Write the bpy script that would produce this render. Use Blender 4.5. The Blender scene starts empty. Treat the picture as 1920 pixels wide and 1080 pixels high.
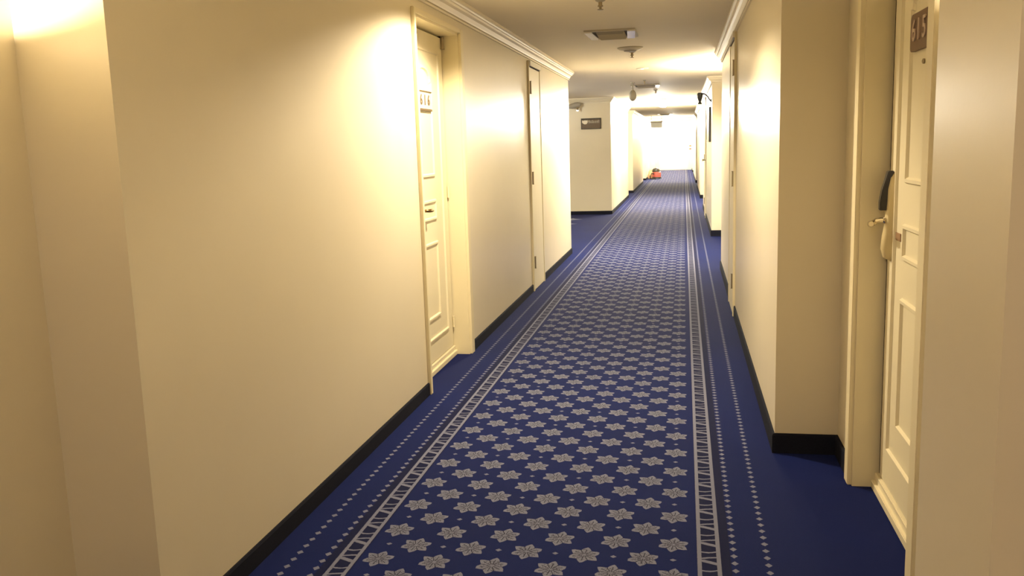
import bpy, bmesh, math, random
from mathutils import Matrix, Vector
random.seed(4)
S = bpy.context.scene
C = S.collection
PI = math.pi

# ------------------------------------------------------------------ camera, world, exposure
FPX, PITCH, YAW, ROLL = 1652.5, 0.157916, -0.195249, 0.031523
cp, sp = math.cos(PITCH), math.sin(PITCH)
fw = Vector((math.sin(YAW) * cp, math.cos(YAW) * cp, -sp))
r0 = Vector((math.cos(YAW), -math.sin(YAW), 0))
d0 = fw.cross(r0)
rx = r0 * math.cos(ROLL) + d0 * math.sin(ROLL)
dn = -r0 * math.sin(ROLL) + d0 * math.cos(ROLL)
cam = bpy.data.cameras.new('camera')
cam.sensor_width = 36
cam.lens = FPX / 1920 * 36
cam.clip_start = 0.02
co = bpy.data.objects.new('camera', cam)
C.objects.link(co)
co.matrix_world = Matrix(((rx.x, -dn.x, -fw.x, 0), (rx.y, -dn.y, -fw.y, 0), (rx.z, -dn.z, -fw.z, 1.5), (0, 0, 0, 1)))
S.camera = co
W = bpy.data.worlds.new('world')
S.world = W
W.use_nodes = True
W.node_tree.nodes['Background'].inputs[0].default_value = (1.0, 0.86, 0.66, 1)
W.node_tree.nodes['Background'].inputs[1].default_value = 0.05
S.view_settings.view_transform = 'Standard'
S.view_settings.look = 'None'
S.view_settings.exposure = 0.0
S.view_settings.gamma = 1
S.view_settings.use_curve_mapping = False

WARM = (1.0, 0.84, 0.60)
NEUT = (1.0, 0.93, 0.78)
SOFT = (1.0, 0.81, 0.68)
# ceiling downlights: (x, y, power, cone degrees, colour)
DOWN = [(-0.88, 5.1, 280, 150, WARM), (-0.55, 12.3, 600, 162, NEUT), (-0.5, -1.1, 80, 172, SOFT)]  # the last is an unseen fill lamp for the near walls
# bowl sconces: (x, y, rim z, facing x, power)
BOWLS = [(-1.85, 1.80, 1.80, 1, 70), (0.72, 2.30, 1.80, -1, 22), (0.72, 12.0, 2.02, -1, 420), (0.72, 0.55, 1.86, -1, 10)]
# flush glass ceiling lights far down the corridor: (x, y, power)
FLUSH = [(-0.55, 21.3, 420), (-0.55, 24.2, 330), (-0.55, 35.8, 380), (-0.55, 40.0, 380), (-0.55, 44.2, 380), (-0.55, 48.2, 380), (-3.4, 15.6, 200)]  # the last is added out of view to brighten the side corridor

# ------------------------------------------------------------------ node helpers
def mat(name, col, rough=0.6, metal=0.0, spec=0.5, noise=0.0, nscale=6.0, bump=0.0, bscale=60.0, emit=None, estr=0.0, coat=0.0):
    m = bpy.data.materials.new(name)
    m.use_nodes = True
    nt = m.node_tree
    b = nt.nodes['Principled BSDF']
    b.inputs['Base Color'].default_value = (*col, 1)
    b.inputs['Roughness'].default_value = rough
    b.inputs['Metallic'].default_value = metal
    b.inputs['Specular IOR Level'].default_value = spec
    b.inputs['Coat Weight'].default_value = coat
    geo = nt.nodes.new('ShaderNodeNewGeometry')
    if noise > 0:
        n = nt.nodes.new('ShaderNodeTexNoise')
        n.inputs['Scale'].default_value = nscale
        n.inputs['Detail'].default_value = 3
        nt.links.new(geo.outputs['Position'], n.inputs['Vector'])
        mx = nt.nodes.new('ShaderNodeMix')
        mx.data_type = 'RGBA'
        mx.inputs['A'].default_value = (*[c * (1 - noise) for c in col], 1)
        mx.inputs['B'].default_value = (*[min(1, c * (1 + noise)) for c in col], 1)
        nt.links.new(n.outputs['Fac'], mx.inputs['Factor'])
        nt.links.new(mx.outputs['Result'], b.inputs['Base Color'])
    if bump > 0:
        n = nt.nodes.new('ShaderNodeTexNoise')
        n.inputs['Scale'].default_value = bscale
        n.inputs['Detail'].default_value = 4
        nt.links.new(geo.outputs['Position'], n.inputs['Vector'])
        bp = nt.nodes.new('ShaderNodeBump')
        bp.inputs['Strength'].default_value = bump
        bp.inputs['Distance'].default_value = 0.002
        nt.links.new(n.outputs['Fac'], bp.inputs['Height'])
        nt.links.new(bp.outputs['Normal'], b.inputs['Normal'])
    if emit:
        b.inputs['Emission Color'].default_value = (*emit, 1)
        b.inputs['Emission Strength'].default_value = estr
    return m

class N:
    """tiny maths-node expression builder"""
    def __init__(s, nt, out): s.nt, s.o = nt, out
    def _m(s, op, *a):
        n = s.nt.nodes.new('ShaderNodeMath'); n.operation = op
        for i, v in enumerate(a):
            if isinstance(v, N): s.nt.links.new(v.o, n.inputs[i])
            else: n.inputs[i].default_value = v
        return N(s.nt, n.outputs[0])
    def __add__(s, o): return s._m('ADD', s, o)
    def __sub__(s, o): return s._m('SUBTRACT', s, o)
    def __mul__(s, o): return s._m('MULTIPLY', s, o)
    def __truediv__(s, o): return s._m('DIVIDE', s, o)
    def abs(s): return s._m('ABSOLUTE', s)
    def lt(s, o): return s._m('LESS_THAN', s, o)
    def gt(s, o): return s._m('GREATER_THAN', s, o)
    def fract(s): return s._m('FRACT', s)
    def floor(s): return s._m('FLOOR', s)
    def max(s, o): return s._m('MAXIMUM', s, o)
    def min(s, o): return s._m('MINIMUM', s, o)
    def pow(s, o): return s._m('POWER', s, o)
    def rsub(s, v): return s._m('SUBTRACT', v, s)

def carpet_material():
    m = bpy.data.materials.new('carpet'); m.use_nodes = True
    nt = m.node_tree; b = nt.nodes['Principled BSDF']
    geo = nt.nodes.new('ShaderNodeNewGeometry')
    sep = nt.nodes.new('ShaderNodeSeparateXYZ')
    # slight weaving wobble of every edge
    wob = nt.nodes.new('ShaderNodeTexNoise'); wob.inputs['Scale'].default_value = 130
    nt.links.new(geo.outputs['Position'], wob.inputs['Vector'])
    vm = nt.nodes.new('ShaderNodeVectorMath'); vm.operation = 'MULTIPLY_ADD'
    nt.links.new(wob.outputs['Color'], vm.inputs[0])
    vm.inputs[1].default_value = (0.005, 0.005, 0); 
    nt.links.new(geo.outputs['Position'], vm.inputs[2])
    nt.links.new(vm.outputs[0], sep.inputs[0])
    X = N(nt, sep.outputs['X']) - 0.0025; Y = N(nt, sep.outputs['Y']) - 0.0025
    PX, PY = 0.1081, 0.2535
    a = (X + 1.121) / PX
    col = (a + 0.5).floor()
    fx = (a - col) * PX
    odd = (col * 0.5).fract() * 2.0
    odd = odd.gt(0.5)
    bb = (Y - 2.933) / PY + odd * 0.5
    row = (bb + 0.5).floor()
    fy = (bb - row) * PY
    r = (fx * fx + fy * fy).pow(0.5)
    th = fy._m('ARCTAN2', fy, fx)
    ph = ((th + 0.14) / (PI / 3)).fract()                      # 0..1 across one petal, tip at 0.5 -> angle 30deg+0.1
    tip = ((ph - 0.5).abs() * 2.0).rsub(1.0)                   # 1 on the petal's axis, 0 between
    R = tip.pow(1.25) * 0.0235 + 0.0405
    star = r.lt(R)
    inside = col.gt(-0.5) * col.lt(10.5)
    # leaf veins and gaps between the petals
    gap = (tip * r).lt(0.0032) * r.gt(0.010)
    vein = ((ph - 0.5).abs() * r).lt(0.0016) * r.lt(0.045) * r.gt(0.008)
    spk = nt.nodes.new('ShaderNodeTexNoise'); spk.inputs['Scale'].default_value = 190; spk.inputs['Detail'].default_value = 1
    nt.links.new(geo.outputs['Position'], spk.inputs['Vector'])
    sp_ = N(nt, spk.outputs['Fac'])
    dark = gap.max(vein).max(sp_.gt(0.60) * r.lt(0.045))
    star = star * inside
    # small diamonds half way between the stars of every second column
    b2 = bb + 0.5
    fy2 = (b2 - (b2 + 0.5).floor()) * PY
    dia = ((fx.abs() / 0.0125) + (fy2.abs() / 0.011)).lt(1.0) * inside * (odd.rsub(1.0))
    light = star.max(dia)
    for x0, w in ((-1.279, 0.081), (0.047, 0.084)):
        u = (X - x0) / w
        band = u.gt(0.0) * u.lt(1.0)
        rail = u.lt(0.18).max(u.gt(0.82))
        v = (Y / 0.1465).fract()
        um = u.rsub(1.0)
        l1 = (v - ((um * um).rsub(1.0) * 0.13 + 0.02)).abs().lt(0.036)
        q = u - 0.42
        l2 = (v - (q * q * 0.42 + 0.40)).abs().lt(0.032)
        l3 = (v - (u * 0.24).rsub(1.0)).abs().lt(0.070)
        light = light.max(band * rail.max(l1).max(l2).max(l3))
    for xc in (-1.324, -1.439, 0.179, 0.296):
        v = ((Y / 0.0572).fract() - 0.5).abs() * 0.0572
        light = light.max((((X - xc).abs() / 0.0135) + (v / 0.0165)).lt(1.0))
    # medallions of the side corridor's runner
    for (mx_, my_) in ((-2.28, 18.05), (-2.28, 17.0), (-2.28, 16.0), (-3.3, 18.05), (-3.3, 17.0)):
        ax = (X - mx_).abs() / 0.26; ay = (Y - my_).abs() / 0.34
        light = light.max((ax.pow(0.7) + ay.pow(0.7)).lt(1.0))
    darkband = (X + 1.253).abs().lt(0.060).max((X - 0.106).abs().lt(0.060))
    # colours
    nz = nt.nodes.new('ShaderNodeTexNoise'); nz.inputs['Scale'].default_value = 1.3; nz.inputs['Detail'].default_value = 4
    nt.links.new(geo.outputs['Position'], nz.inputs['Vector'])
    base = nt.nodes.new('ShaderNodeMix'); base.data_type = 'RGBA'
    base.inputs['A'].default_value = (0.0012, 0.0058, 0.058, 1)
    base.inputs['B'].default_value = (0.0020, 0.0094, 0.094, 1)
    nt.links.new(nz.outputs['Fac'], base.inputs['Factor'])
    fine = nt.nodes.new('ShaderNodeTexNoise'); fine.inputs['Scale'].default_value = 420; fine.inputs['Detail'].default_value = 2
    nt.links.new(geo.outputs['Position'], fine.inputs['Vector'])
    yarn = nt.nodes.new('ShaderNodeMix'); yarn.data_type = 'RGBA'
    yarn.inputs['A'].default_value = (0.125, 0.135, 0.195, 1)
    yarn.inputs['B'].default_value = (0.215, 0.225, 0.32, 1)
    nt.links.new(fine.outputs['Fac'], yarn.inputs['Factor'])
    veinc = nt.nodes.new('ShaderNodeMix'); veinc.data_type = 'RGBA'
    nt.links.new(yarn.outputs['Result'], veinc.inputs['A'])
    veinc.inputs['B'].default_value = (0.022, 0.024, 0.045, 1)
    nt.links.new((dark * star).o, veinc.inputs['Factor'])
    fin = nt.nodes.new('ShaderNodeMix'); fin.data_type = 'RGBA'
    nt.links.new(light.o, fin.inputs['Factor'])
    dk = nt.nodes.new('ShaderNodeMix'); dk.data_type = 'RGBA'
    nt.links.new((darkband * 0.55).o, dk.inputs['Factor'])
    nt.links.new(base.outputs['Result'], dk.inputs['A'])
    dk.inputs['B'].default_value = (0.0045, 0.0040, 0.012, 1)
    nt.links.new(dk.outputs['Result'], fin.inputs['A'])
    nt.links.new(veinc.outputs['Result'], fin.inputs['B'])
    nt.links.new(fin.outputs['Result'], b.inputs['Base Color'])
    b.inputs['Roughness'].default_value = 0.95
    b.inputs['Specular IOR Level'].default_value = 0.15
    b.inputs['Sheen Weight'].default_value = 0.05
    b.inputs['Sheen Tint'].default_value = (0.62, 0.68, 1.0, 1)
    b.inputs['Sheen Roughness'].default_value = 0.28
    bp = nt.nodes.new('ShaderNodeBump'); bp.inputs['Strength'].default_value = 0.5; bp.inputs['Distance'].default_value = 0.003
    nt.links.new(fine.outputs['Fac'], bp.inputs['Height'])
    nt.links.new(bp.outputs['Normal'], b.inputs['Normal'])
    return m

M = dict(
    wall=mat('wall_paint', (0.76, 0.68, 0.50), 0.34, spec=0.5, noise=0.03, nscale=2.5, bump=0.07, bscale=90),
    ceil=mat('ceiling_paint', (0.80, 0.73, 0.59), 0.75, spec=0.3, noise=0.03, nscale=1.5, bump=0.2, bscale=50),
    trim=mat('crown_paint', (0.80, 0.73, 0.57), 0.5, noise=0.02),
    door=mat('door_paint', (0.84, 0.76, 0.54), 0.4, noise=0.02, nscale=3, bump=0.15, bscale=40),
    frame=mat('frame_paint', (0.82, 0.73, 0.49), 0.42, noise=0.025, nscale=4, bump=0.15),
    base=mat('baseboard_carpet', (0.012, 0.013, 0.022), 0.9, spec=0.1, noise=0.3, nscale=120),
    gap=mat('dark_gap', (0.05, 0.032, 0.012), 0.9, spec=0.1, noise=0.2),  # dark tone for the shade inside the door gaps
    metal=mat('hinge_metal', (0.36, 0.30, 0.20), 0.4, 0.8, noise=0.1, nscale=40),
    nickel=mat('lever_nickel', (0.80, 0.72, 0.56), 0.18, 1.0, noise=0.03),
    brass=mat('lever_brass', (0.40, 0.28, 0.12), 0.25, 1.0, noise=0.05),
    lock=mat('lock_case_enamel', (0.66, 0.55, 0.30), 0.3, noise=0.04, coat=0.3),
    black=mat('black_plastic', (0.02, 0.018, 0.014), 0.35, noise=0.1),
    brown=mat('brown_plate', (0.16, 0.085, 0.045), 0.45, noise=0.08, nscale=30),
    tape=mat('brown_tape', (0.30, 0.17, 0.08), 0.6, noise=0.08, nscale=30),
    digit=mat('engraved_digits', (0.55, 0.42, 0.32), 0.5, noise=0.05),
    sign=mat('sign_brown', (0.13, 0.085, 0.04), 0.5, noise=0.12, nscale=30),
    signw=mat('sign_letters', (0.85, 0.78, 0.60), 0.5, noise=0.04, nscale=30),
    pale=mat('pale_plate', (0.80, 0.72, 0.52), 0.4, noise=0.03),
    vent=mat('vent_enamel', (0.52, 0.47, 0.36), 0.55, noise=0.05, nscale=12),
    ventw=mat('vent_lip_white', (0.86, 0.82, 0.70), 0.35, noise=0.03),
    lip=mat('polished_lip', (0.95, 0.92, 0.84), 0.22, 0.9, noise=0.02),
    grey=mat('grey_plastic', (0.36, 0.33, 0.27), 0.5, noise=0.05),
    plaster=mat('plaster_bowl', (0.80, 0.74, 0.60), 0.6, noise=0.03),
    glass=mat('opal_glass', (0.9, 0.87, 0.8), 0.3, noise=0.02, emit=NEUT, estr=9.0),
    glow=mat('lamp_lens', (0.9, 0.87, 0.8), 0.3, noise=0.02, emit=NEUT, estr=6.0),
    red=mat('red_plastic', (0.50, 0.10, 0.08), 0.35, noise=0.06),
    tan=mat('tan_cloth', (0.72, 0.48, 0.28), 0.85, noise=0.12, nscale=20),
    exitw=mat('exit_panel', (0.60, 0.62, 0.60), 0.4, noise=0.03),
    dark=mat('dark_grille', (0.06, 0.05, 0.035), 0.7, noise=0.1),
)
M['carpet'] = carpet_material()

# ------------------------------------------------------------------ mesh helpers
def link(name, bm, m, parent=None, smooth=False, bevel=0.0):
    if bevel > 0:
        bmesh.ops.bevel(bm, geom=bm.edges[:], offset=bevel, segments=2, affect='EDGES', clamp_overlap=True)
    bmesh.ops.recalc_face_normals(bm, faces=bm.faces)
    me = bpy.data.meshes.new(name)
    bm.to_mesh(me); bm.free()
    me.materials.append(m)
    if smooth:
        for p in me.polygons: p.use_smooth = True
        try: me.set_sharp_from_angle(angle=math.radians(40))
        except Exception: pass
    o = bpy.data.objects.new(name, me)
    C.objects.link(o)
    if parent is not None: o.parent = parent
    return o

def box(bm, x0, x1, y0, y1, z0, z1):
    v = [bm.verts.new((x, y, z)) for x in (x0, x1) for y in (y0, y1) for z in (z0, z1)]
    for f in ((0, 1, 3, 2), (4, 6, 7, 5), (0, 4, 5, 1), (2, 3, 7, 6), (0, 2, 6, 4), (1, 5, 7, 3)):
        bm.faces.new([v[i] for i in f])

def bx(*a):
    bm = bmesh.new(); box(bm, *a); return bm

def boxes(lst):
    bm = bmesh.new()
    for a in lst: box(bm, *a)
    return bm

def lathe(bm, prof, cx, cy, cz, axis='Z', n=28, sx=1.0):
    """profile (radius, height) revolved round an axis through (cx, cy, cz)"""
    rings = []
    for r, h in prof:
        ring = []
        for k in range(n):
            a = 2 * PI * k / n
            p, q = r * math.cos(a) * sx, r * math.sin(a)
            if axis == 'Z': v = (cx + p, cy + q, cz + h)
            elif axis == 'X': v = (cx + h, cy + p, cz + q)
            else: v = (cx + p, cy + h, cz + q)
            ring.append(bm.verts.new(v))
        rings.append(ring)
    for i in range(len(rings) - 1):
        for k in range(n):
            bm.faces.new((rings[i][k], rings[i][(k + 1) % n], rings[i + 1][(k + 1) % n], rings[i + 1][k]))
    bm.faces.new(rings[0]); bm.faces.new(rings[-1])

def tube(bm, pts, rad, n=12):
    pts = [Vector(p) for p in pts]
    rads = rad if isinstance(rad, (list, tuple)) else [rad] * len(pts)
    rings = []
    for i, p in enumerate(pts):
        t = (pts[min(i + 1, len(pts) - 1)] - pts[max(i - 1, 0)]).normalized()
        up = Vector((0, 0, 1)) if abs(t.z) < 0.9 else Vector((1, 0, 0))
        a = t.cross(up).normalized(); b = t.cross(a).normalized()
        rings.append([bm.verts.new(p + a * rads[i] * math.cos(2 * PI * k / n) + b * rads[i] * math.sin(2 * PI * k / n)) for k in range(n)])
    for i in range(len(rings) - 1):
        for k in range(n):
            bm.faces.new((rings[i][k], rings[i][(k + 1) % n], rings[i + 1][(k + 1) % n], rings[i + 1][k]))
    bm.faces.new(rings[0]); bm.faces.new(rings[-1])

def sweep(path, prof, side):
    """profile (distance from wall, z) along a floor-plan polyline; side +1: room on the right of travel"""
    bm = bmesh.new()
    P = [Vector(p) for p in path]
    nor = []
    for i in range(len(P) - 1):
        d = (P[i + 1] - P[i]).normalized()
        nor.append(Vector((d.y, -d.x)) * side)
    rings = []
    for i, p in enumerate(P):
        if i == 0: m = nor[0]
        elif i == len(P) - 1: m = nor[-1]
        else:
            m = nor[i - 1] + nor[i]
            m = m / (m.dot(nor[i]))
        rings.append([bm.verts.new((p.x + m.x * d, p.y + m.y * d, z)) for d, z in prof])
    n = len(prof)
    for i in range(len(rings) - 1):
        for k in range(n):
            bm.faces.new((rings[i][k], rings[i][(k + 1) % n], rings[i + 1][(k + 1) % n], rings[i + 1][k]))
    bm.faces.new(rings[0]); bm.faces.new(rings[-1])
    return bm

def prism_x(bm, pts, x0, x1):
    """outline of (y, z) points extruded along x"""
    a = [bm.verts.new((x0, y, z)) for y, z in pts]
    b = [bm.verts.new((x1, y, z)) for y, z in pts]
    n = len(pts)
    for k in range(n): bm.faces.new((a[k], a[(k + 1) % n], b[(k + 1) % n], b[k]))
    bm.faces.new(a); bm.faces.new(b)

def round_rect(y0, y1, z0, z1, r, n=5):
    out = []
    for cy, cz, a0 in ((y1 - r, z1 - r, 0), (y0 + r, z1 - r, PI / 2), (y0 + r, z0 + r, PI), (y1 - r, z0 + r, 1.5 * PI)):
        for k in range(n + 1):
            a = a0 + PI / 2 * k / n
            out.append((cy + r * math.cos(a), cz + r * math.sin(a)))
    return out

def empty(name, loc, label=None, cat=None, group=None, kind=None):
    o = bpy.data.objects.new(name, None)
    o.empty_display_size = 0.1
    o.location = loc
    C.objects.link(o)
    tag(o, label, cat, group, kind)
    return o

def tag(o, label=None, cat=None, group=None, kind=None):
    if label: o['label'] = label
    if cat: o['category'] = cat
    if group: o['group'] = group
    if kind: o['kind'] = kind
    return o

def struct(name, bm, m, label=None, bevel=0.0):
    return tag(link(name, bm, m, bevel=bevel), label, None, None, 'structure')

def adopt(root):
    """meshes were drawn in world space: shift the children so that their parent may sit at the thing's base"""
    for ch in [o for o in C.objects if o.parent == root]:
        ch.matrix_parent_inverse = Matrix.Translation(-root.location)

def text_mesh(name, body, size, m, parent, origin, xdir, zdir, depth=0.003, bold=0.0):
    cu = bpy.data.curves.new(name + '_font', 'FONT')
    cu.body = body; cu.size = size; cu.extrude = depth / 2; cu.offset = bold
    cu.align_x = 'CENTER'; cu.align_y = 'CENTER'
    cu.resolution_u = 3
    tmp = bpy.data.objects.new('tmp', cu)
    me = bpy.data.meshes.new_from_object(tmp)
    bpy.data.objects.remove(tmp)
    bpy.data.curves.remove(cu)
    xd = Vector(xdir); zd = Vector(zdir); nd = xd.cross(zd)
    mt = Matrix(((xd.x, zd.x, nd.x, origin[0]), (xd.y, zd.y, nd.y, origin[1]), (xd.z, zd.z, nd.z, origin[2]), (0, 0, 0, 1)))
    me.transform(mt)
    me.materials.clear(); me.materials.append(m)
    o = bpy.data.objects.new(name, me)
    C.objects.link(o); o.parent = parent
    return o

# ------------------------------------------------------------------ the shell
L, R_, LN, RN, H = -1.56, 0.43, -1.85, 0.72, 2.50
YB, YE = -3.0, 50.0
struct('floor', bx(-5.3, 1.3, YB - .2, YE + .2, -0.1, 0.0), M['carpet'], 'royal blue carpet woven with pale star flowers')
struct('ceiling', bx(-5.3, 1.3, YB - .2, YE + .2, H, H + 0.1), M['ceil'], 'plain beige plaster ceiling of the corridor')

# left wall block between the near niche and the side corridor, with the opening of the panelled door
struct('wall_left', boxes([(-2.2, L, 2.25, 5.14, 0, H), (-2.2, L, 6.20, 12.30, 0, H), (-2.2, L, 5.14, 6.20, 2.30, H), (-2.2, -1.74, 5.14, 6.20, 0, 2.30)]), M['wall'], 'long cream wall holding the panelled door and the narrow service door')
struct('wall_left', bx(-2.2, LN, -0.3, 2.25, 0, H), M['wall'], 'cream back wall of the near recess')
struct('wall_left', bx(-2.2, L, YB, -0.3, 0, H), M['wall'], 'cream wall behind the camera')
FL = -1.545
struct('wall_left', boxes([(-5.0, FL, 19.30, 25.3, 0, H)]), M['wall'], 'cream wall facing the side corridor and carrying the brown sign')
struct('wall_left', boxes([(-2.2, LN, 25.3, 27.6, 0, H), (-2.2, FL, 27.6, 34.5, 0, H)]), M['wall'], 'brightly lit cream wall beyond the side corridor')
struct('wall_left', boxes([(-2.2, LN, 34.5, 37.0, 0, H), (-2.2, FL, 37.0, YE, 0, H)]), M['wall'], 'farthest brightly lit cream wall')
struct('wall_side', bx(-5.2, -5.0, 12.1, 19.5, 0, H), M['wall'], 'end wall of the side corridor')
struct('wall_side', bx(-5.2, -2.2, 12.1, 12.3, 0, H), M['wall'], 'near wall of the side corridor')
struct('wall_back', bx(-2.2, 1.2, YB - .2, YB, 0, H), M['wall'], 'wall closing the corridor behind the camera')
struct('wall_front', bx(-2.2, 1.2, YE, YE + .2, 0, H), M['wall'], 'white end wall of the corridor')
# right wall: piers at the corridor line, recesses between them
struct('wall_right', bx(R_, 1.2, YB, -1.6, 0, H), M['wall'], 'cream pier behind the camera')
struct('wall_right', bx(RN, 1.2, -1.6, 1.29, 0, H), M['wall'], 'cream back wall of the nearest recess')
struct('wall_right', bx(R_, 1.2, 1.29, 1.68, 0, H), M['wall'], 'narrow cream pier nearest the camera')
struct('wall_right', boxes([(RN, 1.2, 1.68, 2.85, 0, H), (RN, 1.2, 3.87, 4.26, 0, H), (RN, 1.2, 2.85, 3.87, 2.30, H), (0.90, 1.2, 2.85, 3.87, 0, 2.30)]), M['wall'], 'cream back wall of the recess around the numbered door')
struct('wall_right', bx(R_, 1.2, 4.26, 10.65, 0, H), M['wall'], 'long cream pier beyond the numbered door')
struct('wall_right', bx(RN, 1.2, 10.65, 14.40, 0, H), M['wall'], 'back wall of the middle recess')
struct('wall_right', bx(R_, 1.2, 14.40, 20.6, 0, H), M['wall'], 'cream pier holding the narrow black panel')
struct('wall_right', bx(RN, 1.2, 20.6, 24.2, 0, H), M['wall'], 'back wall of the third recess')
struct('wall_right', bx(R_, 1.2, 24.2, 30.3, 0, H), M['wall'], 'third cream pier')
struct('wall_right', bx(RN, 1.2, 30.3, 33.5, 0, H), M['wall'], 'back wall of the fourth recess')
struct('wall_right', bx(R_, 1.2, 33.5, 42.2, 0, H), M['wall'], 'fourth cream pier')
struct('wall_right', bx(RN, 1.2, 42.2, 45.6, 0, H), M['wall'], 'back wall of the fifth recess')
struct('wall_right', bx(R_, 1.2, 45.6, YE, 0, H), M['wall'], 'fifth cream pier beside the end doors')

BP = [(0, 0), (0.012, 0), (0.012, 0.068), (0.008, 0.075), (0, 0.075)]
def baseboard(name, paths, side, hh=1.0):
    for i, p in enumerate(paths):
        struct(name, sweep(p, [(d, z * hh) for d, z in BP], side), M['base'], 'dark navy skirting strip at the foot of the wall')
baseboard('baseboard_left', [[(LN, -0.3), (LN, 2.25), (L, 2.25), (L, 5.105)], [(L, 6.26), (L, 9.00)], [(L, 9.75), (L, 12.30), (-5, 12.30)],
                             [(-5, 19.3), (FL, 19.3), (FL, 25.3), (LN, 25.3), (LN, 27.6), (FL, 27.6), (FL, 34.5), (LN, 34.5), (LN, 37.0), (FL, 37.0), (FL, YE)]], 1)
baseboard('baseboard_right', [[(RN, -1.6), (RN, 1.29), (R_, 1.29), (R_, 1.68), (RN, 1.68), (RN, 2.77)], [(RN, 3.95), (RN, 4.26), (R_, 4.26), (R_, 7.68)],
                              [(R_, 8.48), (R_, 10.65), (RN, 10.65), (RN, 14.4), (R_, 14.4), (R_, 17.86)], [(R_, 18.63), (R_, 20.6), (RN, 20.6), (RN, 24.2), (R_, 24.2), (R_, 30.3), (RN, 30.3),
                               (RN, 33.5), (R_, 33.5), (R_, 42.2), (RN, 42.2), (RN, 45.6), (R_, 45.6), (R_, YE)]], -1, 1.3)
CP = [(0, 2.385), (0.015, 2.385), (0.016, 2.396), (0.006, 2.398), (0.006, 2.404), (0.019, 2.406), (0.023, 2.416), (0.036, 2.436), (0.052, 2.448), (0.056, 2.462), (0.064, 2.464), (0.070, 2.474), (0.078, 2.478), (0.078, H), (0, H)]
struct('trim_1', sweep([(LN, -0.3), (LN, 2.25), (L, 2.25), (L, 12.30), (-5, 12.30)], CP, 1), M['trim'], 'moulded cream cornice above the long wall')
struct('trim_2', sweep([(-5, 19.3), (FL, 19.3), (FL, 25.3), (LN, 25.3), (LN, 27.6), (FL, 27.6), (FL, 34.5), (LN, 34.5), (LN, 37.0), (FL, 37.0), (FL, YE)], CP, 1), M['trim'], 'moulded cornice beyond the side corridor')
struct('trim_3', sweep([(RN, -1.6), (RN, 1.29), (R_, 1.29), (R_, 1.68), (RN, 1.68), (RN, 4.26), (R_, 4.26), (R_, 10.65), (RN, 10.65), (RN, 14.4), (R_, 14.4), (R_, 20.6), (RN, 20.6), (RN, 24.2), (R_, 24.2),
                        (R_, 30.3), (RN, 30.3), (RN, 33.5), (R_, 33.5), (R_, 42.2), (RN, 42.2), (RN, 45.6), (R_, 45.6), (R_, YE)], CP, -1), M['trim'], 'moulded cornice stepping round the piers')

# ------------------------------------------------------------------ doors
def ring_frame(bm, x0, x1, y0, y1, z0, z1, w, arch=False):
    """raised moulding: a bevelled rectangular (or arch-topped) ring standing on the leaf"""
    def outline(o):
        a0, a1, b0, b1 = y0 + o, y1 - o, z0 + o, z1 - o
        if not arch: return [(a0, b0), (a1, b0), (a1, b1), (a0, b1)]
        pts = [(a0, b0), (a1, b0)]
        sh = 0.085
        pts.append((a1, b1 - sh)); pts.append((a1 - 0.02, b1 - sh))
        cy = (a0 + a1) / 2; hw = (a1 - a0) / 2 - 0.02
        for k in range(1, 12):
            a = PI * k / 12
            pts.append((cy + hw * math.cos(a), b1 - sh + sh * math.sin(a)))
        pts.append((a0 + 0.02, b1 - sh)); pts.append((a0, b1 - sh))
        return pts
    prof = [(0, x0), (w * 0.25, x1), (w * 0.7, x1), (w, x0)]
    rings = [[bm.verts.new((x, y, z)) for y, z in outline(o)] for o, x in prof]
    n = len(rings[0])
    for i in range(len(rings) - 1):
        for k in range(n):
            bm.faces.new((rings[i][k], rings[i][(k + 1) % n], rings[i + 1][(k + 1) % n], rings[i + 1][k]))

def guest_door(name, s, xw, xd, y0, y1, label, nw=0.075, gp=0.05):
    """s: direction the leaf faces (+1 towards +x). xw wall plane, xd leaf face plane, opening y0..y1"""
    root = empty(name, (xd, (y0 + y1) / 2, 0), label, None, None, 'structure')
    pr = xw + s * 0.022
    def b(x0, x1, *a): return (min(x0, x1), max(x0, x1), *a)
    back = xd - s * 0.05
    o = link('jamb', boxes([b(back, xw + s * 0.004, y0 - 0.0, y0 + 0.012, 0, 2.30), b(back, xw + s * 0.004, y1 - 0.012, y1, 0, 2.30), b(back, xw + s * 0.004, y0, y1, 2.285, 2.30)]), M['frame'], root)
    link('casing', boxes([b(xw, pr, y0 - nw, y0 + 0.0, 0, 2.33), b(xw, pr, y1, y1 + 0.075, 0, 2.33), b(xw, pr, y0, y1, 2.30, 2.33)]), M['frame'], root, bevel=0.003)
    link('gap_shade', boxes([b(xd - s * 0.03, xd - s * 0.006, y0 + 0.012, y0 + gp + .004, 0, 2.285), b(xd - s * 0.03, xd - s * 0.006, y1 - gp - .004, y1 - 0.012, 0, 2.285)]), M['gap'], root)  # dark strips put in for the shade between leaf and jamb
    a0, a1 = y0 + gp, y1 - gp
    leaf = link('leaf', bx(*b(back, xd, a0, a1, 0.07, 2.272)), M['door'], root, bevel=0.002)
    yc = (y0 + y1) / 2
    for (p0, p1, z0, z1, arch, w) in ((a0 + 0.125, a1 - 0.125, 0.22, 2.16, False, 0.020), (yc - 0.19, yc + 0.19, 1.32, 2.05, True, 0.026),
                                      (yc - 0.19, yc + 0.19, 1.03, 1.17, False, 0.024), (yc - 0.19, yc + 0.19, 0.36, 0.885, False, 0.026)):
        bm = bmesh.new(); ring_frame(bm, xd - s * 0.001, xd + s * 0.011, p0, p1, z0, z1, w, arch)
        link('panel_moulding', bm, M['door'], leaf)
    link('sill', boxes([b(xd - s * 0.04, xd + s * 0.012, y0 + 0.012, y1 - 0.012, 0, 0.066), b(xd, xd + s * 0.026, y0 + 0.012, y1 - 0.012, 0, 0.034)]), M['door'], root, bevel=0.003)
    return root, leaf, yc

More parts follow.
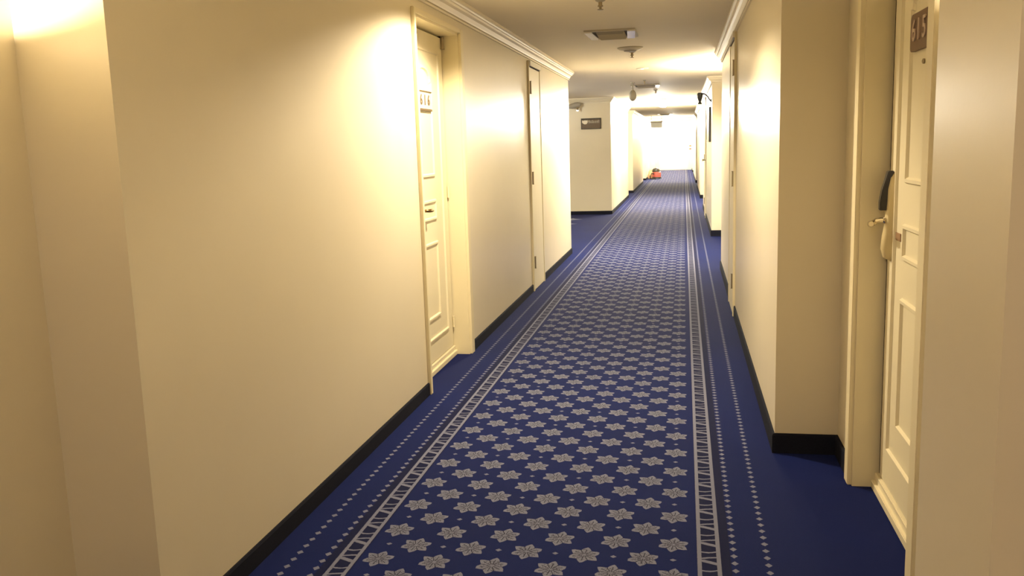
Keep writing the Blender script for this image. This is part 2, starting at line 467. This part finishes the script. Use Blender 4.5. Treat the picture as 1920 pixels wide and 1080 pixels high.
def finish(root):
    for ch in [o for o in C.objects if o.parent == root]:
        ch.matrix_parent_inverse = Matrix.Translation(-Vector(root.location))

# the numbered door in the recess beside the camera
d1, leaf1, yc = guest_door('door_1', -1, RN, 0.82, 2.85, 3.87, 'cream panelled door with a brown number plate and black card lock')
bm = bmesh.new(); prism_x(bm, round_rect(yc - 0.155, yc + 0.155, 1.795, 1.925, 0.022), 0.806, 0.82)
pl = link('number_plate', bm, M['brown'], d1)
tag(pl, 'brown number plate reading 615')
text_mesh('digit', '6', 0.105, M['digit'], pl, (0.804, yc + 0.095, 1.862), (0, -1, 0), (0, 0, 1), 0.006, 0.001)
text_mesh('digit', '1', 0.105, M['digit'], pl, (0.804, yc + 0.03, 1.862), (0, -1, 0), (0, 0, 1), 0.006, 0.001)
text_mesh('digit', '5', 0.105, M['digit'], pl, (0.804, yc - 0.045, 1.862), (0, -1, 0), (0, 0, 1), 0.006, 0.001)
bm = bmesh.new(); lathe(bm, [(0.009, 0), (0.009, -0.006), (0.006, -0.008), (0.005, -0.004)], 0.82, yc, 1.752, 'X', 14)
link('peephole', bm, M['metal'], d1, True)
# card lock: enamelled case bulging from the leaf, black reader above, lever between
yl = 3.762
bm = bmesh.new()
prof = [(1.000, 0.004, 0.016), (1.015, 0.030, 0.026), (1.05, 0.040, 0.032), (1.10, 0.036, 0.034), (1.16, 0.026, 0.034), (1.22, 0.026, 0.034), (1.29, 0.024, 0.032), (1.335, 0.016, 0.026), (1.352, 0.003, 0.014)]
rings = []
for z, dpt, hw in prof:
    ring = []
    for k in range(9):
        a = PI * k / 8
        ring.append(bm.verts.new((0.82 - dpt * (math.sin(a) ** 0.6), yl + hw * math.cos(a), z)))
    rings.append(ring)
for i in range(len(rings) - 1):
    for k in range(8): bm.faces.new((rings[i][k], rings[i][k + 1], rings[i + 1][k + 1], rings[i + 1][k]))
    bm.faces.new((rings[i][8], rings[i][0], rings[i + 1][0], rings[i + 1][8]))
bm.faces.new(rings[0]); bm.faces.new(rings[-1])
lk = link('lock_case', bm, M['lock'], d1, True)
bm = bmesh.new()
rings = []
for z, d0_, d1_, hw in [(1.205, 0.02, 0.050, 0.024), (1.24, 0.018, 0.050, 0.027), (1.29, 0.014, 0.042, 0.028), (1.33, 0.006, 0.030, 0.030), (1.362, 0.001, 0.022, 0.030)]:
    rings.append([bm.verts.new(v) for v in ((0.82 - d0_, yl + hw, z), (0.82 - d1_, yl + hw * .8, z), (0.82 - d1_, yl - hw * .45, z), (0.82 - d0_, yl - hw * .6, z))])
for i in range(len(rings) - 1):
    for k in range(4): bm.faces.new((rings[i][k], rings[i][(k + 1) % 4], rings[i + 1][(k + 1) % 4], rings[i + 1][k]))
bm.faces.new(rings[0]); bm.faces.new(rings[-1])
tag(link('card_reader', bm, M['black'], lk, bevel=0.003), 'black card reader at the top of the lock')
bm = bmesh.new()
lathe(bm, [(0.013, 0.0), (0.015, -0.004), (0.010, -0.010)], 0.795, yl, 1.165, 'X', 16)
tube(bm, [(0.80, yl, 1.165), (0.775, yl, 1.166), (0.758, yl - 0.002, 1.163), (0.745, yl - 0.008, 1.154), (0.735, yl - 0.02, 1.152), (0.730, yl - 0.045, 1.155), (0.728, yl - 0.07, 1.157)], [0.010, 0.010, 0.010, 0.0115, 0.013, 0.013, 0.010])
tag(link('lever_handle', bm, M['nickel'], lk, True), 'shiny nickel lever')
tag(link('latch_cover', bx(0.8165, 0.8225 - 0.001, 3.600, 3.735, 1.095, 1.125), M['tape'], d1, bevel=0.001), 'brown strip across the stile below the lever')
finish(d1)

# the panelled door in the long wall
d2, leaf2, yc = guest_door('door_2', 1, L, -1.675, 5.14, 6.20, 'cream panelled door set into the long wall with a number plate coloured pale for glare', 0.035, 0.024)
xp = -1.675
bm = bmesh.new(); prism_x(bm, round_rect(yc - 0.155, yc + 0.155, 1.755, 1.885, 0.01), xp, xp + 0.012)
pl = link('number_plate', bm, M['pale'], d2)  # pale colour stands for glare on a brown plate
tag(pl, 'number plate coloured pale for glare, between two dark bars')
link('plate_bar', bx(xp + 0.002, xp + 0.016, yc - 0.155, yc + 0.155, 1.876, 1.884), M['sign'], pl)
link('plate_bar', bx(xp + 0.002, xp + 0.016, yc - 0.155, yc + 0.155, 1.755, 1.769), M['sign'], pl)
for k, ch in enumerate('616'):
    text_mesh('digit', ch, 0.095, M['sign'], pl, (xp + 0.013, yc - 0.085 + 0.085 * k, 1.822), (0, 1, 0), (0, 0, 1), 0.005, 0.001)
bm = bmesh.new()
lathe(bm, [(0.026, 0.0), (0.026, 0.008), (0.012, 0.012)], xp, 5.46, 1.115, 'X', 18)
tube(bm, [(xp + .005, 5.46, 1.115), (xp + 0.05, 5.46, 1.115), (xp + 0.062, 5.468, 1.115), (xp + 0.066, 5.49, 1.114), (xp + 0.066, 5.53, 1.112), (xp + 0.060, 5.58, 1.108)], [0.010, 0.010, 0.011, 0.012, 0.012, 0.009])
tag(link('lever_handle', bm, M['brass'], d2, True), 'dark brass lever')
def hinge(parent, x, y, z, h, s=1, m='metal', r=0.008):
    bm = bmesh.new(); tube(bm, [(x, y, z - h / 2), (x, y, z + h / 2)], r, 10)
    for q in (-0.5, 0.5): lathe(bm, [(r * 1.25, 0), (r * 1.25, 0.005)], x, y, z + q * h - 0.0025, 'Z', 10)
    return link('hinge', bm, M[m], parent, True)
hinge(d2, xp + 0.010, 6.168, 2.235, 0.075, r=0.013)
hinge(d2, xp + 0.010, 6.168, 1.2, 0.075, r=0.007, m='frame')
hinge(d2, xp + 0.010, 6.168, 0.25, 0.075, r=0.007, m='frame')
finish(d2)

def service_door(name, s, xw, y0, y1, ztop, label, hy, knob=None):
    """narrow flush service door planted on the wall"""
    root = empty(name, (xw, (y0 + y1) / 2, 0), label, None, None, 'structure')
    def b(x0, x1, *a): return (min(x0, x1), max(x0, x1), *a)
    w = 0.038
    link('casing', boxes([b(xw, xw + s * 0.020, y0, y0 + w, 0, ztop), b(xw, xw + s * 0.020, y1 - w, y1, 0, ztop), b(xw, xw + s * 0.020, y0, y1, ztop - 0.0, ztop + 0.045)]), M['frame'], root, bevel=0.002)
    link('gap_shade', boxes([b(xw, xw + s * 0.010, y0 + w, y0 + w + 0.014, 0.0, ztop), b(xw, xw + s * 0.010, y1 - w - 0.014, y1 - w, 0, ztop), b(xw, xw + s * 0.010, y0 + w, y1 - w, ztop - 0.012, ztop)]), M['gap'], root)  # dark strips drawn as the shaded gap round the leaf
    link('lit_head', bx(*b(xw, xw + s * 0.034, y0 + .02, y1 - .03, ztop + 0.0, ztop + 0.052)), M['ventw'], root, bevel=0.002)  # white box paints the light on the head of the casing
    link('leaf', bx(*b(xw, xw + s * 0.016, y0 + w + 0.014, y1 - w - 0.014, 0.008, ztop - 0.012)), M['door'], root, bevel=0.002)
    for z in (2.10, 1.18, 0.30): hinge(root, xw + s * 0.022, hy, z, 0.125, r=0.010)
    if knob:
        bm = bmesh.new(); lathe(bm, [(0.02, 0), (0.02, s * 0.006), (0.009, s * 0.012), (0.009, s * 0.03), (0.022, s * 0.04), (0.022, s * 0.055), (0.01, s * 0.062)], xw + s * 0.016, knob, 1.14, 'X', 16)
        link('knob', bm, M['metal'], root, True)
    finish(root)
    return root
service_door('door_3', 1, L, 9.02, 9.75, 2.315, 'narrow flush service door at the end of the long wall', 9.085)
service_door('door_4', -1, R_, 7.70, 8.47, 2.34, 'flush service door in the long pier with dark hinges', 7.765)
service_door('door_5', -1, R_, 17.88, 18.62, 2.30, 'flush service door past the narrow black panel', 18.57, knob=18.0)

# pair of doors closing the corridor
d6 = empty('door_6', (-0.56, YE, 0), 'pair of white doors closing the far end of the corridor', None, None, 'structure')
link('casing', boxes([(-1.40, -1.33, YE - 0.03, YE, 0, 2.2), (0.21, 0.28, YE - 0.03, YE, 0, 2.2), (-1.33, 0.21, YE - 0.03, YE, 2.13, 2.2)]), M['frame'], d6)
for x0, x1 in ((-1.33, -0.565), (-0.555, 0.21)):
    lf = link('leaf', bx(x0, x1, YE - 0.025, YE, 0.012, 2.13), M['door'], d6, bevel=0.003)
    for z0, z1 in ((0.25, 0.95), (1.15, 1.95)):
        link('panel', bx(x0 + 0.15, x1 - 0.15, YE - 0.034, YE - 0.024, z0, z1), M['door'], lf, bevel=0.004)
for z in (1.09, 1.28):
    bm = bmesh.new(); tube(bm, [(-0.60, YE - 0.03, z - .05), (-0.60, YE - 0.07, z - .045), (-0.60, YE - 0.07, z + .045), (-0.60, YE - 0.03, z + .05)], 0.014, 8)
    link('door_handle', bm, M['grey'], d6, True)
link('threshold', bx(-1.33, 0.21, YE - 0.06, YE - 0.0, 0, 0.012), M['metal'], d6)
finish(d6)

# ------------------------------------------------------------------ things on the ceiling
def diffuser(x0, x1, y0, y1, label):
    root = empty('ceiling_vent', ((x0 + x1) / 2, (y0 + y1) / 2, H), label, 'air vent', 'supply vents along the ceiling')
    t = 0.07
    link('vent_frame', boxes([(x0, x1, y0, y0 + 0.05, H - 0.014, H), (x0, x1, y1 - 0.05, y1, H - 0.014, H), (x0, x0 + 0.05, y0 + .05, y1 - .05, H - 0.014, H), (x1 - 0.05, x1, y0 + .05, y1 - .05, H - 0.014, H)]), M['vent'], root, bevel=0.002)
    for xs, xi in ((x0, x0 + t), (x1 - t, x1)):
        bm = bmesh.new()
        lo = xs + 0.025 if xs == x0 else xs - 0.025
        ya, yb, za, zb = y0 + .03, y1 - .10, H - .022, H - .034
        v = [bm.verts.new(p) for p in ((xs, ya, za), (xi, ya, za), (xi + lo - xs, yb, zb), (lo, yb, zb),
                                       (xs, ya, za + .008), (xi, ya, za + .008), (xi + lo - xs, yb, zb + .008), (lo, yb, zb + .008))]
        for f in ((0, 1, 2, 3), (4, 5, 6, 7), (0, 1, 5, 4), (2, 3, 7, 6), (0, 3, 7, 4), (1, 2, 6, 5)): bm.faces.new([v[q] for q in f])
        tag(link('end_lip', bm, M['lip'], root), 'bright white end lip')
    link('grille_back', bx(x0 + .05, x1 - .05, y0 + .05, y1 - .05, H - 0.008, H - 0.001), M['dark'], root)
    n = 8
    for k in range(n):
        y = y0 + 0.08 + (y1 - y0 - 0.16) * k / (n - 1)
        bm = bmesh.new()
        xa, xb, dz = x0 + t + .03, x1 - t - .03, 0.034 + 0.010 * math.sin(PI * k / (n - 1))
        v = [bm.verts.new(p) for p in ((xa, y - 0.012, H - 0.010), (xb, y - 0.012, H - 0.010), (xb - .01, y + 0.016, H - dz), (xa + .01, y + 0.016, H - dz),
                                       (xa, y - 0.008, H - 0.008), (xb, y - 0.008, H - 0.008), (xb - .01, y + 0.020, H - dz + .003), (xa + .01, y + 0.020, H - dz + .003))]
        for f in ((0, 1, 2, 3), (4, 5, 6, 7), (0, 1, 5, 4), (2, 3, 7, 6), (0, 3, 7, 4), (1, 2, 6, 5)): bm.faces.new([v[q] for q in f])
        link('slat', bm, M['vent' if k else 'grey'], root)
    finish(root)
diffuser(-0.87, -0.42, 8.02, 8.60, 'nearest ceiling air vent with two bright white end lips')
diffuser(-0.90, -0.41, 15.60, 16.20, 'middle ceiling air vent above the grey hanging dome')
diffuser(-0.90, -0.41, 31.7, 32.3, 'farthest ceiling air vent before the blown out end of the corridor')

def sprinkler(x, y, label, k=1.0):
    root = empty('sprinkler', (x, y, H), label, 'sprinkler', 'pendant sprinklers along the ceiling')
    bm = bmesh.new(); lathe(bm, [(0.036 * k, -0.001), (0.036 * k, -0.004), (0.022 * k, -0.012), (0.016 * k, -0.013)], x, y, H, 'Z', 20)
    link('escutcheon', bm, M['grey'], root, True)
    bm = bmesh.new(); lathe(bm, [(0.014 * k, -0.01), (0.014 * k, -0.034), (0.019 * k, -0.036), (0.019 * k, -0.044), (0.010 * k, -0.046), (0.008 * k, -0.060)], x, y, H, 'Z', 14)
    link('nozzle', bm, M['metal'], root, True)
    bm = bmesh.new(); lathe(bm, [(0.003, -0.058), (0.021 * k, -0.062), (0.021 * k, -0.066), (0.003, -0.067)], x, y, H, 'Z', 16)
    link('deflector', bm, M['metal'], root)
    finish(root)
sprinkler(-0.575, 6.42, 'pendant sprinkler nearest the camera, ahead of the first vent')
sprinkler(-0.560, 10.05, 'pendant sprinkler just beyond the round ceiling disc')
sprinkler(-0.62, 14.6, 'pendant sprinkler just before the middle vent', 0.8)
sprinkler(-0.53, 17.4, 'dark pendant sprinkler beyond the middle vent', 1.1)

def disc(x, y, label):
    root = empty('smoke_detector', (x, y, H), label, 'detector', 'round discs on the ceiling')
    bm = bmesh.new(); lathe(bm, [(0.135, -0.001), (0.135, -0.008), (0.115, -0.020), (0.07, -0.030)], x, y, H, 'Z', 36)
    link('base_ring', bm, M['vent'], root, True)
    bm = bmesh.new(); lathe(bm, [(0.07, -0.028), (0.062, -0.040), (0.02, -0.046)], x, y, H, 'Z', 28)
    link('cover', bm, M['grey'], root, True)
    finish(root)
disc(-0.555, 9.62, 'wide round ceiling disc between the nearest vent and the bright band')
disc(-0.50, 21.0, 'small far round ceiling disc beyond the hanging grey dome')

# grey dome hanging left of the middle vent
r_ = empty('dome_camera', (-0.83, 15.0, H), 'grey egg shaped dome hanging from the ceiling by the middle vent', 'camera')
bm = bmesh.new(); lathe(bm, [(0.035, 0), (0.035, -0.012), (0.012, -0.016), (0.012, -0.13)], -0.83, 15.0, H, 'Z', 18)
link('stem', bm, M['grey'], r_, True)
bm = bmesh.new(); lathe(bm, [(0.014, -0.125), (0.036, -0.14), (0.054, -0.175), (0.060, -0.215), (0.054, -0.26), (0.036, -0.292), (0.010, -0.305)], -0.83, 15.0, H, 'Z', 26)
link('dome', bm, M['grey'], r_, True)
finish(r_)

# black camera on a bent arm at the pier's corner
r_ = empty('security_camera', (R_, 14.72, 2.14), 'black security camera on a bent arm at the corner of the pier', 'camera')
bm = bmesh.new(); lathe(bm, [(0.03, 0), (0.03, -0.012), (0.012, -0.016)], R_, 14.72, 2.14, 'X', 16)
link('wall_plate', bm, M['black'], r_, True)
bm = bmesh.new(); tube(bm, [(R_ - .01, 14.72, 2.14), (0.40, 14.72, 2.16), (0.37, 14.71, 2.21), (0.33, 14.70, 2.245), (0.27, 14.70, 2.262), (0.22, 14.70, 2.262)], 0.011, 8)
link('arm', bm, M['black'], r_, True)
bm = bmesh.new(); lathe(bm, [(0.042, 0.0), (0.046, -0.02), (0.040, -0.07), (0.026, -0.11), (0.016, -0.135), (0.030, -0.155), (0.032, -0.172)], 0.25, 14.70, 2.262, 'Z', 18)
link('housing', bm, M['black'], r_, True)
finish(r_)

# grey spotlight on the wall over the brown sign
r_ = empty('spotlight', (-2.26, 19.30, 2.33), 'grey wall spotlight with a small bright tip above the brown sign', 'spotlight')
bm = bmesh.new(); lathe(bm, [(0.05, 0), (0.05, -0.02), (0.02, -0.03), (0.02, -0.12)], -2.30, 19.30, 2.34, 'Y', 16)
link('bracket', bm, M['grey'], r_, True)
bm = bmesh.new(); tube(bm, [(-2.46, 19.18, 2.325), (-2.36, 19.17, 2.335), (-2.28, 19.16, 2.35), (-2.22, 19.16, 2.36), (-2.17, 19.15, 2.36)], [0.03, 0.055, 0.06, 0.055, 0.03], 14)
link('housing', bm, M['grey'], r_, True)
bm = bmesh.new(); tube(bm, [(-2.24, 19.15, 2.33), (-2.235, 19.14, 2.28), (-2.235, 19.135, 2.245)], [0.026, 0.022, 0.026], 12)
link('nozzle', bm, M['metal'], r_, True)
bm = bmesh.new(); tube(bm, [(-2.235, 19.135, 2.246), (-2.235, 19.133, 2.225)], [0.024, 0.018], 12)
tag(link('lens', bm, M['glow'], r_, True), 'bright lens')
finish(r_)

# brown sign on the wall of the side corridor
r_ = empty('wall_sign', (-1.965, 19.30, 1.96), 'brown wall sign with pale lettering facing the corridor', 'sign')
link('board', bx(-2.175, -1.755, 19.28, 19.30, 1.845, 2.065), M['sign'], r_, bevel=0.002)
link('sign_frame', boxes([(-2.18, -1.75, 19.272, 19.284, 2.045, 2.07), (-2.18, -1.75, 19.272, 19.284, 1.84, 1.855), (-1.768, -1.75, 19.272, 19.284, 1.84, 2.07), (-2.18, -2.168, 19.272, 19.284, 1.84, 2.07)]), M['dark'], r_)
bm = bmesh.new()
prism = [(-2.155, 2.03), (-2.12, 2.022), (-2.10, 2.032), (-2.06, 2.025), (-2.04, 2.03), (-2.035, 1.985), (-2.06, 1.95), (-2.10, 1.943), (-2.14, 1.965), (-2.16, 1.985)]
a = [bm.verts.new((x, 19.274, z)) for x, z in prism]; b_ = [bm.verts.new((x, 19.281, z)) for x, z in prism]
for k in range(len(prism)): bm.faces.new((a[k], a[(k + 1) % 10], b_[(k + 1) % 10], b_[k]))
bm.faces.new(a); bm.faces.new(b_)
link('emblem', bm, M['signw'], r_)
for k, (w, h) in enumerate(((.030, .060), (.026, .052), (.030, .060), (.024, .050), (.026, .052), (.030, .052), (.026, .060))):
    x = -2.018 + k * 0.035
    bm = boxes([(x, x + .007, 19.276, 19.281, 1.965, 1.965 + h), (x, x + w * .85, 19.276, 19.281, 1.965 + h - .012, 1.965 + h), (x, x + w * .85, 19.276, 19.281, 1.965 + h * .3, 1.965 + h * .3 + .011), (x + w * .7, x + w * .85, 19.276, 19.281, 1.965, 1.965 + h)])
    link('letter', bm, M['signw'], r_)
finish(r_)

# narrow black panel on the pier past the middle recess
r_ = empty('picture_frame', (R_, 15.7, 1.78), 'tall black framed panel seen edge on along the pier', 'picture')
link('backing', bx(R_ - 0.030, R_, 14.92, 16.42, 1.50, 2.045), M['black'], r_)
link('frame', boxes([(R_ - 0.035, R_, 14.88, 14.93, 1.49, 2.055), (R_ - 0.035, R_, 16.41, 16.46, 1.49, 2.055), (R_ - 0.035, R_, 14.93, 16.41, 1.49, 1.53), (R_ - 0.035, R_, 14.93, 16.41, 2.015, 2.055)]), M['black'], r_, bevel=0.002)
finish(r_)

# hanging exit sign, far
r_ = empty('exit_sign', (-0.98, 34.0, H), 'pale hanging sign with a dark top rail near the far end', 'sign')
for x in (-1.20, -0.82):
    bm = bmesh.new(); tube(bm, [(x, 34.0, H), (x, 34.0, 2.30)], 0.008, 8); link('rod', bm, M['grey'], r_, True)
link('top_rail', bx(-1.24, -0.78, 33.96, 34.04, 2.255, 2.30), M['grey'], r_, bevel=0.004)
link('panel', bx(-1.22, -0.80, 33.975, 34.025, 2.07, 2.255), M['exitw'], r_, bevel=0.004)
finish(r_)

# small notice beside the end doors
r_ = empty('wall_notice', (0.32, YE, 1.27), 'small upright red and grey notice beside the end doors', 'notice')
link('board', bx(0.24, 0.40, YE - 0.015, YE, 1.08, 1.50), M['pale'], r_)
link('stripe', bx(0.245, 0.395, YE - 0.022, YE - 0.014, 1.09, 1.17), M['brown'], r_)
link('stripe', bx(0.245, 0.395, YE - 0.022, YE - 0.014, 1.25, 1.33), M['brown'], r_)
finish(r_)

# red canister vacuum cleaner left by the wall far down the corridor
vx, vy = -1.13, 38.0
r_ = empty('vacuum_cleaner', (vx, vy, 0), 'red canister vacuum cleaner with a black domed top beside the far wall', 'vacuum cleaner')
bm = bmesh.new(); lathe(bm, [(0.15, 0.07), (0.175, 0.09), (0.18, 0.20), (0.17, 0.29), (0.155, 0.30)], vx, vy, 0, 'Z', 28)
link('body', bm, M['red'], r_, True)
bm = bmesh.new(); lathe(bm, [(0.158, 0.295), (0.165, 0.32), (0.15, 0.40), (0.10, 0.45), (0.03, 0.47)], vx - 0.03, vy, 0, 'Z', 28)
tag(link('motor_dome', bm, M['black'], r_, True), 'black domed lid')
bm = bmesh.new(); lathe(bm, [(0.19, 0.03), (0.20, 0.05), (0.19, 0.085)], vx, vy, 0, 'Z', 28)
link('bumper', bm, M['black'], r_, True)
for a in (0.7, 2.3, 3.9, 5.5):
    bm = bmesh.new(); lathe(bm, [(0.03, -0.012), (0.035, -0.008), (0.035, 0.008), (0.03, 0.012)], vx + .15 * math.cos(a), vy + .15 * math.sin(a), 0.035, 'X', 14)
    link('wheel', bm, M['black'], r_, True)
bm = bmesh.new(); tube(bm, [(vx - .10, vy - .12, .22), (vx - .2, vy - .22, .24), (vx - .27, vy - .26, .14), (vx - .26, vy - .20, .035), (vx - .16, vy - .30, .03), (vx - .02, vy - .32, .03)], 0.024, 10)
link('hose', bm, M['black'], r_, True)
finish(r_)
# tan cloth bag slumped between the cleaner and the wall
bm = bmesh.new()
lathe(bm, [(0.09, 0.0), (0.125, 0.03), (0.12, 0.14), (0.10, 0.24), (0.075, 0.31), (0.055, 0.35), (0.06, 0.38)], -1.395, 38.3, 0, 'Z', 18)
for v in bm.verts:
    v.co.x += 0.012 * math.sin(v.co.z * 40 + v.co.y * 30); v.co.y += 0.012 * math.cos(v.co.z * 35 + v.co.x * 50)
tag(link('cloth_bag', bm, M['tan'], None, True), 'slumped tan cloth bag between the red cleaner and the wall', 'bag')

# ------------------------------------------------------------------ lamps
def lamp(kind, name, loc, power, col, parent, **k):
    l = bpy.data.lights.new(name, kind); l.energy = power; l.color = col
    for a, v in k.items(): setattr(l, a, v)
    o = bpy.data.objects.new(name, l); o.location = loc; C.objects.link(o); o.parent = parent
    return o

for i, (x, y, p, cone, col) in enumerate(DOWN):
    r_ = empty('downlight', (x, y, H), ['round ceiling downlight above the panelled door', 'round ceiling downlight in the bright band by the side corridor', 'unseen fill downlight added behind the camera'][i], 'downlight', 'corridor downlights')
    bm = bmesh.new(); lathe(bm, [(0.085, -0.0), (0.085, -0.006), (0.070, -0.014), (0.062, -0.010)], x, y, H, 'Z', 28)
    link('trim_ring', bm, M['ventw'], r_, True)
    bm = bmesh.new(); lathe(bm, [(0.060, -0.004), (0.060, -0.009), (0.02, -0.010)], x, y, H, 'Z', 24)
    link('lens', bm, M['glow'], r_, True)
    lamp('SPOT', 'bulb', (x, y, H - 0.035), p, col, r_, spot_size=math.radians(cone), spot_blend=0.28, shadow_soft_size=0.05)
    finish(r_)

for i, (x, y, z, s, p) in enumerate(BOWLS):
    r_ = empty('wall_sconce', (x, y, z), ['plaster bowl sconce in the near recess', 'plaster bowl sconce before the numbered door', 'plaster bowl sconce in the middle recess', 'plaster bowl sconce in the recess nearest the camera'][i], 'wall lamp', 'plaster bowl sconces')
    bm = bmesh.new()
    prof = [(0.02, -0.13), (0.06, -0.115), (0.095, -0.07), (0.115, -0.02), (0.12, 0.0), (0.113, 0.0), (0.108, -0.02), (0.088, -0.065), (0.055, -0.105), (0.01, -0.118)]
    rings = []
    for r, h in prof:
        rings.append([bm.verts.new((x + s * r * math.sin(PI * k / 16), y + r * 1.35 * math.cos(PI * k / 16), z + h)) for k in range(17)])
    for a in range(len(rings) - 1):
        for k in range(16): bm.faces.new((rings[a][k], rings[a][k + 1], rings[a + 1][k + 1], rings[a + 1][k]))
    link('bowl', bm, M['plaster'], r_, True)
    link('back_plate', bx(min(x, x + s * .006), max(x, x + s * .006), y - .10, y + .10, z - .11, z - .01), M['plaster'], r_)
    lamp('POINT', 'bulb', (x + s * 0.055, y, z - 0.035), p, WARM, r_, shadow_soft_size=0.02)
    finish(r_)

for i, (x, y, p) in enumerate(FLUSH):
    r_ = empty('ceiling_light', (x, y, H), ['far ceiling light, the nearest of the six in the corridor', 'second far ceiling light, beside the far left recess', 'third far ceiling light, just past the hanging exit sign', 'fourth far ceiling light, past the red cleaner', 'fifth far ceiling light, ahead of the last one', 'last ceiling light, over the pair of end doors', 'unseen ceiling light added to brighten the side corridor'][i], 'ceiling light', 'flush lights along the far ceiling')
    bm = bmesh.new(); lathe(bm, [(0.13, 0), (0.13, -0.012), (0.12, -0.016)], x, y, H, 'Z', 28)
    link('rim', bm, M['ventw'], r_, True)
    bm = bmesh.new(); lathe(bm, [(0.12, -0.012), (0.11, -0.035), (0.075, -0.055), (0.02, -0.062)], x, y, H, 'Z', 28)
    link('opal_shade', bm, M['glass'], r_, True)
    lamp('POINT', 'bulb', (x, y, H - 0.16), p, NEUT, r_, shadow_soft_size=0.09)
    finish(r_)
